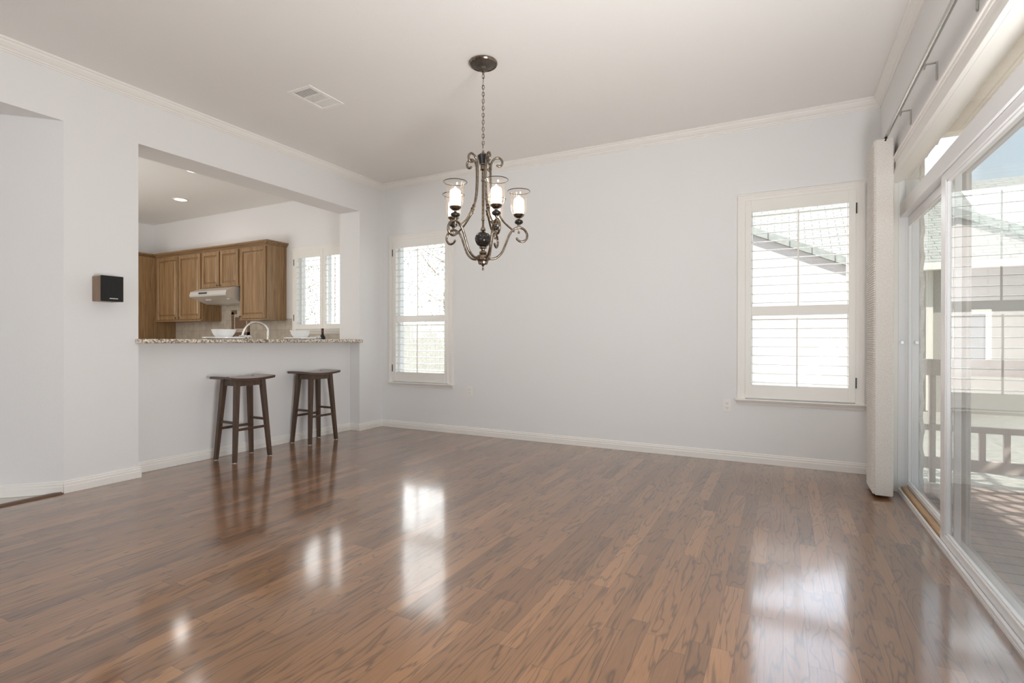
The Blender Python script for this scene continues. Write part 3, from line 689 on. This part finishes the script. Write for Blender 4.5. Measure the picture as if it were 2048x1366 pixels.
# place settings on the bar
def bowl_set(y, dp, first):
    zc = 1.0822; x = -4.66
    t = thing('dinner_plate', 'white charger plate under the bowl in front of the range hood' if first else 'white charger plate under the bowl in front of the kitchen window', 'plate', (x, y, zc))
    rr = dp / 2
    MB().lathe([(0, 0), (rr * .86, 0), (rr * .97, .005), (rr, .010), (rr, .0195), (rr * .985, .021), (rr * .69, .0095), (rr * .60, .005), (0, .005)], (x, y, zc), 40, False).build('plate_body', PLATE, t, True)
    b = thing('bowl', 'deep white bowl on the plate in front of the range hood' if first else 'deep white bowl on the plate in front of the kitchen window', 'bowl', (x, y, zc + .0055))
    MB().lathe([(0, 0), (.052, 0), (.056, .004), (.075, .022), (.096, .052), (.107, .086), (.103, .086), (.090, .052), (.070, .025), (.045, .008), (0, .007)], (x, y, zc + .0055), 40, False).build('bowl_body', PLATE, b, True)
    n = thing('napkin', 'folded grey striped napkin beside the plate in front of the faucet' if first else 'folded grey striped napkin beside the plate near the wine bottle', 'napkin', (x, y + rr + .03, zc))
    m = MB(); k = 14
    for j in range(4):
        pts = [(x - .05 + .028 * j, y + rr + .008 + .012 * i, zc + .010 + .022 * abs(math.sin(i * 1.1 + j)) ) for i in range(7)]
        m.tube(pts, .0095, 8, 3)
    m.build('folded_cloth', NAPKIN, n, True)
bowl_set(3.09, .36, True); bowl_set(3.965, .335, False)
# wine bottle on the low worktop
t = thing('wine_bottle', 'dark wine bottle standing below the kitchen window', 'bottle', (-5.17, 4.74, .911))
MB().lathe([(0, 0), (.034, 0), (.037, .004), (.037, .185), (.033, .205), (.018, .228), (.0145, .24), (.0145, .262)], (-5.17, 4.74, .911), 28, True).build('bottle_body', BOTTLE, t, True)
MB().lathe([(.0155, .255), (.0155, .296), (.0165, .297), (.0165, .305), (.0155, .310), (0, .310)], (-5.17, 4.74, .911), 20, True).build('capsule', LABEL, t, True)
MB().lathe([(.0374, .05), (.0374, .15)], (-5.17, 4.74, .911), 28, False).build('bottle_label', PLATE, t, True)

# recessed ceiling lights in the kitchen
for i, (x, y) in enumerate(((-7.40, 4.28), (-6.0, 3.62))):
    t = thing('recessed_light', 'round recessed ceiling light, lit, above the oak cabinets' if i == 0 else 'round recessed ceiling light, lit, over the kitchen sink', 'ceiling light', (x, y, ZC))
    MB().lathe([(.075, -.001), (.095, -.001), (.097, -.006), (.080, -.008), (.075, -.004)], (x, y, ZC), 30, False).build('trim_ring', VENTM, t, True)
    MB().lathe([(0, -.0045), (.077, -.0035)], (x, y, ZC), 30, False).build('lens', DISC, t)
    light('kitchen_lamp', 'AREA', (x, y, ZC - .02), 1.6, (1.0, .95, .89), .14).data.shape = 'DISK'

# ---------------------------------------------------------------- ceiling vent
t = thing('ceiling_vent', 'white ceiling air vent with three louvered sections', 'vent', (-3.325, 2.984, ZC))
x0, x1, y0, y1 = -3.450, -3.200, 2.805, 3.163; zf = ZC - .008
m = MB(); bw = .034
m.box(x0, x1, y0, y0 + bw, zf, ZC, .003); m.box(x0, x1, y1 - bw, y1, zf, ZC, .003); m.box(x0, x0 + bw, y0 + bw, y1 - bw, zf, ZC, .003); m.box(x1 - bw, x1, y0 + bw, y1 - bw, zf, ZC, .003)
ys = [y0 + bw, y0 + bw + .099, y0 + bw + .198, y1 - bw]
for yy in ys[1:3]: m.box(x0 + bw, x1 - bw, yy - .005, yy + .005, zf + .001, ZC)
m.build('vent_frame', VENTM, t)
MB().box(x0 + bw, x1 - bw, y0 + bw, y1 - bw, ZC - .0018, ZC - .0004).build('duct_backing', VENTD, t)
def slat_set(kind, ya, yb):
    m = MB(); za, zb = ZC - .007, ZC - .002
    if kind in (0, 2):
        n = 7 if kind == 0 else 9; cov = .27 if kind == 0 else .43
        for k in range(n):
            yc = ya + (yb - ya) * (k + .5) / n; h = (yb - ya) / n * cov
            m.box(x0 + bw, x1 - bw, yc - h, yc + h, ZC - .0030, ZC - .0022)
    else:
        for k in range(13):
            xc = x0 + bw + (x1 - x0 - 2 * bw) * (k + .5) / 13; m.box(xc - .0042, xc + .0042, ya, yb, ZC - .0030, ZC - .0022)
        for k in range(7):
            yc = ya + (yb - ya) * (k + .5) / 7; m.box(x0 + bw, x1 - bw, yc - .0030, yc + .0030, ZC - .0034, ZC - .0026)
    m.build('vent_slats', VENTM, t)
slat_set(0, ys[0], ys[1] - .005); slat_set(1, ys[1] + .005, ys[2] - .005); slat_set(2, ys[2] + .005, ys[3])

# ---------------------------------------------------------------- wall speaker and outlets
t = thing('wall_speaker', 'small walnut bookshelf speaker with black grille on the left wall', 'speaker', (XL, 2.02, 1.35))
m = MB(); m.box(XL + .002, -4.345, 1.957, 2.092, 1.354, 1.537, .003); m.build('cabinet', SPKW, t)
m = MB(); m.box(-4.346, -4.328, 1.953, 2.094, 1.353, 1.538, .004, 2); gr = m.build('grille', GRILLE, t)
m = MB(); yy = 2.004
for k, wd in enumerate((.006, .004, .005, .003, .006, .004, .005, .004, .005)):
    m.box(-4.3285, -4.3268, yy, yy + wd, 1.371, 1.3765); yy += wd + .0013
m.build('badge', BADGE, gr)

def outlet(x, z, label):
    t = thing('wall_outlet', label, 'outlet', (x, YB, z - .057))
    MB().box(x - .035, x + .035, YB - .006, YB, z - .057, z + .057, .002, 2).build('cover_plate', OUTLET, t)
    for s in (-1, 1):
        zc = z + s * .0195
        m = MB(); m.box(x - .0165, x + .0165, YB - .008, YB - .005, zc - .014, zc + .014, .003, 2); so = m.build('socket', OUTLET, t)
        m = MB(); m.box(x - .0075, x - .0045, YB - .0085, YB - .0078, zc - .002, zc + .007); m.box(x + .0045, x + .0075, YB - .0085, YB - .0078, zc - .002, zc + .006); m.box(x - .002, x + .002, YB - .0085, YB - .0078, zc - .010, zc - .006)
        m.build('slots', SLOT, so)
outlet(-.451, .492, 'white double outlet low on the wall beside the window by the sliding door')
outlet(-3.173, .494, 'white double outlet low on the wall beside the window behind the chandelier')

# ---------------------------------------------------------------- bar stools
def make_stool(cx, cy, label):
    t = thing('bar_stool', label, 'stool', (cx, cy, 0), 'bar stools at the granite bar')
    H = .752
    # saddle seat: long axis along Y, dips in the middle, thin edges, rounded ends
    m = MB(); nu, nv = 15, 9; hx, hy = .150, .222; top = []; bot = []
    for i in range(nu):
        y = -hy + 2 * hy * i / (nu - 1); ra, rb = [], []
        for j in range(nv):
            x = -hx + 2 * hx * j / (nv - 1)
            z = H - .016 + .016 * (y / hy) ** 2 - .004 * (x / hx) ** 4
            ra.append(m.bm.verts.new((cx + x, cy + y, z))); rb.append(m.bm.verts.new((cx + x * .975, cy + y * .985, z - .022)))
        top.append(ra); bot.append(rb)
    for i in range(nu - 1):
        for j in range(nv - 1):
            m.bm.faces.new((top[i][j], top[i + 1][j], top[i + 1][j + 1], top[i][j + 1])); m.bm.faces.new((bot[i][j], bot[i][j + 1], bot[i + 1][j + 1], bot[i + 1][j]))
        for j, s in ((0, 1), (nv - 1, -1)): m.bm.faces.new((top[i][j], bot[i][j], bot[i + 1][j], top[i + 1][j]))
    for i in (0, nu - 1):
        for j in range(nv - 1): m.bm.faces.new((top[i][j], top[i][j + 1], bot[i][j + 1], bot[i][j]))
    seat = m.build('seat', STOOLT, t, True)
    for s in (-1, 1):
        q = MB(); yy = cy + s * .125
        q.lathe([(0, .0005), (.013, .0005), (.011, .003), (0, .004)], (cx - .04, yy, H - .016 + .016 * (.125 / hy) ** 2 - .0005), 14, False)
        q.build('screw_plug', STOOL, seat, True)
    zt = H - .040
    fx, fy, tx, ty = .146, .190, .110, .146     # outer half sizes at floor and top
    def corner(sx, sy, z):
        k = z / zt; return Vector((cx + sx * (fx + (tx - fx) * k), cy + sy * (fy + (ty - fy) * k), z))
    for sx in (-1, 1):
        for sy in (-1, 1):
            a, b = .030, .042
            def ring(z, w_):
                c = corner(sx, sy, z); return [c, c - Vector((sx * w_, 0, 0)), c - Vector((sx * w_, sy * w_, 0)), c - Vector((0, sy * w_, 0))]
            m = MB(); m.hexa(ring(.006, a), ring(zt + .012, b)); lg = m.build('leg', STOOL, t)
            c = corner(sx, sy, 0) - Vector((sx * .0135, sy * .0135, 0))
            MB().lathe([(0, 0), (.010, 0), (.011, .0045), (.011, .008), (0, .008)], (c.x, c.y, 0), 14, False).build('glide', PLATE, lg, True)
    def rail(name, z, hgt, th, ax):
        for s in (-1, 1):
            k = z / zt; ex, ey = fx + (tx - fx) * k - .018, fy + (ty - fy) * k - .018
            m = MB()
            if ax == 'Y': m.box(cx + s * ex - th / 2, cx + s * ex + th / 2, cy - ey, cy + ey, z - hgt / 2, z + hgt / 2, .002)
            else: m.box(cx - ex, cx + ex, cy + s * ey - th / 2, cy + s * ey + th / 2, z - hgt / 2, z + hgt / 2, .002)
            m.build(name, STOOL, t)
    rail('apron', zt - .020, .052, .020, 'X')
    for s in (-1, 1):   # long aprons follow the dip of the seat
        m = MB(); ex = tx - .018; n = 12
        poly = [(cy - .125 + .25 * i / n, H - .037 + .016 * ((-.125 + .25 * i / n) / hy) ** 2) for i in range(n + 1)] + [(cy + .125, zt - .048), (cy - .125, zt - .048)]
        m.prism(poly, 'X', cx + s * ex - .010, cx + s * ex + .010); m.build('apron', STOOL, t)
    rail('stretcher', .345, .022, .018, 'X'); rail('stretcher', .282, .022, .018, 'Y')
    return t
s1 = make_stool(-4.366, 3.084, 'dark wooden saddle-seat bar stool under the bowl, nearer the speaker')
s2 = copy_tree(s1); s2.location = (-4.424, 3.948, 0)
s2['label'] = 'dark wooden saddle-seat bar stool nearer the corner and the shuttered window'

# ---------------------------------------------------------------- chandelier
CX, CY = -1.867, 3.142
ch = thing('chandelier', 'antique pewter five-arm chandelier with glass hurricane shades hanging from the ceiling', 'chandelier', (CX, CY, ZC))
C0 = (CX, CY, 0)
MB().lathe([(0, ZC - .062), (.020, ZC - .062), (.030, ZC - .055), (.034, ZC - .040), (.050, ZC - .034), (.090, ZC - .014), (.090, ZC)], C0, 40, False).build('canopy', CANDK, ch, True)
MB().lathe([(.086, ZC - .013), (.094, ZC - .020), (.100, ZC - .012), (.099, ZC - .002), (.088, ZC)], C0, 40, False).build('canopy_rim', PEWTER, ch, True)
MB().lathe([(0, ZC - .085), (.006, ZC - .084), (.009, ZC - .074), (.007, ZC - .066), (.013, ZC - .062), (0, ZC - .060)], C0, 16, False).build('canopy_loop', PEWTER, ch, True)
m = MB(); z = ZC - .083; k = 0
lens_ = [.030, .056] + [.030] * 17 + [.044]
tot = sum(lens_) - .006 * len(lens_); sc_ = (ZC - .083 - 2.405) / tot
for L in lens_:
    L *= sc_; zc = z - L / 2; w_ = .016 if L > .045 else .0085
    rot = k % 2 * PI / 2 + .5; pts = []
    for i in range(10):
        a = 2 * PI * i / 10; px, pz = w_ * math.cos(a), (L / 2 + .001) * math.sin(a)
        pts.append((CX + px * math.cos(rot), CY + px * math.sin(rot), zc + pz))
    m.tube(pts, .0021, 6, 2, True); z -= L - .006 * sc_; k += 1
m.tube([(CX + .003 * math.cos(i), CY + .003 * math.sin(i), ZC - .085 - i * (ZC - .085 - 2.40) / 24) for i in range(25)], .0017, 6, 2)
m.build('chain', PEWTER, ch, True)
MB().lathe([(0, 2.404), (.005, 2.403), (.008, 2.394), (.006, 2.388), (.012, 2.384), (.020, 2.378), (.030, 2.372), (.034, 2.364), (.030, 2.362), (0, 2.362)], C0, 28, False).build('top_cap', PEWTER, ch, True)
MB().lathe([(0, 2.363), (.041, 2.362), (.039, 2.350), (.031, 2.325), (.026, 2.303), (0, 2.302)], C0, 28, False).build('top_hub', BLACKG, ch, True)
MB().lathe([(0, 2.304), (.026, 2.303), (.026, 2.298), (.018, 2.294), (.018, 2.268), (.022, 2.264), (.010, 2.258), (.010, 2.20), (.013, 2.196), (.013, 2.184), (.0095, 2.18), (.0095, 1.925), (.012, 1.922), (.012, 1.912), (.008, 1.908), (.008, 1.868), (.014, 1.862), (.018, 1.85), (.018, 1.84), (0, 1.835)], C0, 24, False).build('stem', PEWTER, ch, True)
MB().ball((CX, CY, 1.779), .0575, .97, 32, 20).build('centre_ball', BLACKG, ch, True)
MB().lathe([(0, 1.727), (.026, 1.725), (.027, 1.718), (.014, 1.711), (.012, 1.703), (.016, 1.698), (.024, 1.694), (.028, 1.683), (.022, 1.677), (.030, 1.672), (.044, 1.664), (.048, 1.652), (.048, 1.634), (.040, 1.630), (.036, 1.622), (.034, 1.608), (.026, 1.603), (.012, 1.602), (.007, 1.592), (.004, 1.586), (.0045, 1.578)], C0, 28, False).ball((CX, CY, 1.571), .0085, 1, 14, 10).build('bottom_hub', PEWTER, ch, True)

V0 = math.atan2(CY, CX)                      # bearing from the camera to the chandelier
vr = Vector((math.sin(V0), -math.cos(V0), 0))  # to the right as the camera sees it
vf = Vector((math.cos(V0), math.sin(V0), 0))
AR = .252
for deg in (-70, -137, 4, 148, 69):
    a = math.radians(deg); e = vr * math.cos(a) + vf * math.sin(a); ax = Vector((CX, CY, 0))
    def P(r_, z_): return ax + e * r_ + Vector((0, 0, z_))
    m = MB()
    arm = [(.040, 1.646), (.070, 1.645), (.100, 1.657), (.135, 1.694), (.162, 1.758), (.185, 1.815), (.212, 1.852), (.252, 1.869), (.288, 1.858), (.309, 1.828), (.310, 1.798), (.292, 1.775), (.268, 1.770), (.247, 1.780), (.240, 1.790)]
    m.tube([P(*p) for p in arm], [.0086] * 11 + [.0086, .0082, .0076, .009], 10, 5); m.ball(P(.239, 1.791), .009, 1, 12, 8)
    m.ball(P(.216, 1.842), .007, 1, 10, 8)
    o = m.build('arm', PEWTER, ch, True)
    m = MB()
    rod = [(.102, 2.298), (.120, 2.294), (.133, 2.310), (.132, 2.335), (.110, 2.353), (.082, 2.346), (.060, 2.318), (.053, 2.270), (.053, 2.180), (.060, 2.090), (.076, 2.020), (.098, 1.972), (.150, 1.902), (.208, 1.851)]
    m.tube([P(*p) for p in rod], [.009, .0078] + [.0078] * 10 + [.007, .006], 10, 5); m.ball(P(.101, 2.298), .009, 1, 10, 8)
    dr = (P(.108, 1.960) - P(.086, 1.998)).normalized()
    for (rr_, zz, s_, ln) in ((.084, 2.000, .0125, .006), (.090, 1.988, .0105, .004), (.096, 1.977, .0135, .006), (.104, 1.964, .010, .005)):
        c = P(rr_, zz); m.tube([c - dr * ln, c + dr * ln], s_, 14, 1)
    m.tube([P(.108, 1.960), P(.150, 1.902)], [.0085, .0065], 10, 1)
    m.build('support_rod', PEWTER, o, True)
    b = P(AR, 0); bb = (b.x, b.y, 0)
    MB().lathe([(0, 1.965), (.038, 1.963), (.040, 1.958), (.034, 1.948), (.022, 1.938), (.010, 1.935), (.009, 1.927), (.012, 1.924), (0, 1.924)], bb, 24, False).build('candle_cup', PEWTER, o, True)
    MB().ball((b.x, b.y, 1.908), .031, .60, 24, 12).build('bead', BLACKG, o, True)
    m = MB(); m.lathe([(0, 1.890), (.012, 1.889), (.009, 1.882), (.005, 1.874), (.005, 1.846), (.003, 1.842)], bb, 14, False); m.ball((b.x, b.y, 1.834), .0085, 1, 12, 8); m.build('drop_finial', PEWTER, o, True)
    MB().lathe([(.034, 1.958), (.047, 1.972), (.054, 1.995), (.0565, 2.025), (.056, 2.060), (.058, 2.085), (.064, 2.105), (.073, 2.118), (.078, 2.124)], bb, 40, False).build('glass_shade', SHADEG, o, True)
    MB().lathe([(.0765, 2.1225), (.0785, 2.1265), (.0795, 2.1235), (.078, 2.1215)], bb, 40, False).build('shade_rim', DARK, o, True)
    MB().lathe([(0, 1.964), (.034, 1.964), (.036, 1.985), (.037, 2.03), (.036, 2.060), (.030, 2.072), (.012, 2.082), (.004, 2.094), (0, 2.098)], bb, 24, False).build('candle_light', CANDLE, o, True)

# ---------------------------------------------------------------- outdoors
struct('ground', MB().box(-40, 40, 5.55, 60, -.35, -.22).box(3.88, 40, -20, 5.55, -.35, -.22), GRAVEL)
struct('deck_floor', MB().box(.905, 3.88, -3.0, 5.42, -.22, -.10), DECK)
# patio cover
m = MB(); m.box(.90, 3.68, -3.0, 5.50, 2.98, 3.05); m.box(.92, 3.68, 5.36, 5.50, 2.76, 2.98); m.box(3.52, 3.68, -3.0, 5.36, 2.76, 2.98)
for yy in (-2, -1, 0, 1, 2, 3, 4): m.box(.92, 3.52, yy - .03, yy + .03, 2.86, 2.98)
m.box(3.54, 3.66, 5.38, 5.48, -.10, 2.76); m.box(3.54, 3.66, .9, 1.0, -.10, 2.76)
struct('patio_cover', m, PATIO)
# lattice below the outer beam
t = thing('lattice_screen', 'diagonal wooden lattice hanging below the patio beam outside', 'lattice', (3.60, 3.2, 2.0))
m = MB(); z0, z1 = 2.05, 2.76; h = z1 - z0
m.box(3.58, 3.62, 1.0, 5.38, z0 - .04, z0); 
for i in range(-4, 20):
    y = 1.0 + i * .27
    for s in (-1, 1):
        ya, yb = (y, y + h) if s > 0 else (y + h, y)
        if min(ya, yb) < 1.0 or max(ya, yb) > 5.38: continue
        m.hexa([(3.59, ya - .034, z0), (3.61, ya - .034, z0), (3.61, ya + .034, z0), (3.59, ya + .034, z0)], [(3.59, yb - .034, z1), (3.61, yb - .034, z1), (3.61, yb + .034, z1), (3.59, yb + .034, z1)])
m.build('lattice_strips', PATIO, t)
# deck railing at the far end
t = thing('deck_railing', 'taupe wooden deck railing seen through the glass door', 'railing', (2.2, 5.45, -.10))
MB().box(.95, 3.62, 5.42, 5.47, .79, .925, .004).build('top_rail', RAILM, t)
MB().box(.95, 3.62, 5.43, 5.47, .335, .385, .004).build('middle_rail', RAILM, t)
MB().box(.95, 3.62, 5.43, 5.47, .02, .115, .004).build('bottom_rail', RAILM, t)
for i in range(3): MB().box(1.07 + 1.05 * i, 1.115 + 1.05 * i, 5.44, 5.485, -.10, .80, .003).build('post', RAILM, t)
for i in range(14): MB().box(1.24 + .15 * i, 1.28 + .15 * i, 5.435, 5.465, .11, .34).build('baluster', RAILM, t)
# exterior trim with a wavy stone edge round the door
m = MB(); m.box(.841, .862, 4.72, 4.949, -.1, 2.44); m.box(.796, .862, DY0, 4.949, 2.44, 2.489)
struct('trim_6', m, EXTTRIM)
m = MB(); edge = []; zz = -.1; i = 0
while zz < 2.38:
    bump = [.012, .040, .048, .040, .014, .0][i % 6]; edge.append((4.89 - bump * (1 + .35 * math.sin(i * 2.3)), zz)); zz += .036; i += 1
hd = []; yy = 4.83; i = 0
while yy > 1.0:
    bump = [.006, .022, .027, .022, .008, .0][i % 6]; hd.append((yy, 2.445 - bump * (1 + .4 * math.sin(i * 1.7)))); yy -= .042; i += 1
poly = edge + [(4.86, 2.42)] + hd + [(1.0, 2.56), (5.04, 2.56), (5.04, -.1)]
m.prism(poly, 'X', .901, .925)
struct('trim_7', m, STONE)

def house(name, label, x0, x1, y, depth, ze, zr, wins, gable=False):
    t = thing(name, label, 'house', ((x0 + x1) / 2, y, -.22))
    m = MB()
    if gable:
        xm = (x0 + x1) / 2; m.prism([(x0, -.25), (x1, -.25), (x1, ze), (xm, zr), (x0, ze)], 'Y', y, y + depth)
    else: m.box(x0, x1, y, y + depth, -.25, ze)
    m.build('wall', HWALLP if gable else HWALL, t)
    m = MB()
    if gable:
        xm = (x0 + x1) / 2; k = (zr - ze) / (xm - x0); o_ = .35
        for s in (-1, 1):
            e_ = x0 - o_ if s < 0 else x1 + o_; ez = ze - o_ * k
            m.prism([(e_, ez), (xm, zr), (xm, zr + .12), (e_, ez + .12)], 'Y', y - .07, y + depth)
    else:
        m.prism([(y - .35, ze - .08), (y + depth / 2, zr), (y + depth + .35, ze - .08), (y + depth + .35, ze + .04), (y + depth / 2, zr + .12), (y - .35, ze + .04)], 'X', x0 - .3, x1 + .3)
    m.build('roof', SHING, t)
    if not gable:
        MB().box(x0 - .3, x1 + .3, y - .45, y - .35, ze - .10, ze + .03, .01).build('gutter', HTRIM, t)
        MB().box(x0 + 3.9, x0 + 4.0, y - .06, y, -.2, ze).build('downspout', HTRIM, t)
    for (a, b, c, d_) in wins:
        m = MB(); m.box(a - .08, b + .08, y - .03, y, c - .08, c); m.box(a - .08, b + .08, y - .03, y, d_, d_ + .08); m.box(a - .08, a, y - .03, y, c, d_); m.box(b, b + .08, y - .03, y, c, d_)
        f_ = m.build('window', HTRIM, t); MB().box(a, b, y - .015, y - .005, c, d_).build('pane', HWIN, f_)
    return t
house('house', 'neighbouring house with pale shingle roof seen beyond the deck railing', -1.6, 9.0, 12.0, 6.0, 2.42, 4.5, [(2.70, 3.14, .62, 1.55)])
house('house', 'pale gabled house wall close behind the shutter by the sliding door', -2.4, 1.35, 9.2, 2.2, 1.95, 2.8, [], True)

def tree(x, y, hgt, spread, label, seed, nleaf=3600):
    rnd = random.Random(seed)
    t = thing('tree', label, 'tree', (x, y, -.22))
    m = MB(); tips = []
    m.tube([(x, y, -.25), (x + .05, y, hgt * .3), (x - .04, y + .05, hgt * .6), (x, y, hgt * .92)], [.11, .09, .06, .015], 8, 3)
    for i in range(16):
        z0 = hgt * (.25 + .6 * i / 16); a = i * 2.4; L = spread * (1 - .5 * i / 16)
        p1_ = Vector((x + L * .5 * math.cos(a), y + L * .5 * math.sin(a), z0 + L * .25)); p2_ = Vector((x + L * math.cos(a + .3), y + L * math.sin(a + .3), z0 + L * .55))
        m.tube([(x, y, z0), p1_, p2_], [.03, .02, .006], 6, 3); tips += [p1_, p2_, (p1_ + p2_) / 2]
    m.build('trunk', BARK, t, True)
    m = MB()
    for i in range(nleaf):
        c = Vector(tips[rnd.randrange(len(tips))]) + Vector((rnd.gauss(0, .28), rnd.gauss(0, .28), rnd.gauss(0, .24)))
        a = Vector((rnd.uniform(-1, 1), rnd.uniform(-1, 1), rnd.uniform(-1, 1))).normalized() * .036; b_ = a.cross(Vector((rnd.uniform(-1, 1), rnd.uniform(-1, 1), rnd.uniform(-1, 1)))).normalized() * .016
        vs = [m.bm.verts.new(c + q) for q in (a, b_, -a, -b_)]; m.bm.faces.new(vs)
    m.build('foliage', LEAF, t)
    return t
tree(-6.0, 9.2, 4.2, 1.5, 'leafy tree behind the shuttered window near the chandelier', 3)
tree(-10.2, 8.2, 3.6, 1.2, 'small tree outside the kitchen window', 5)
t = thing('garden_fence', 'weathered grey board fence outside beyond the shuttered window', 'fence', (-7, 12.5, -.22))
m = MB()
for i in range(70): m.box(-14 + i * .16, -13.845 + i * .16, 12.5, 12.53, -.22, 1.55 + .03 * math.sin(i * 2.1))
m.build('fence_boards', FENCE, t)
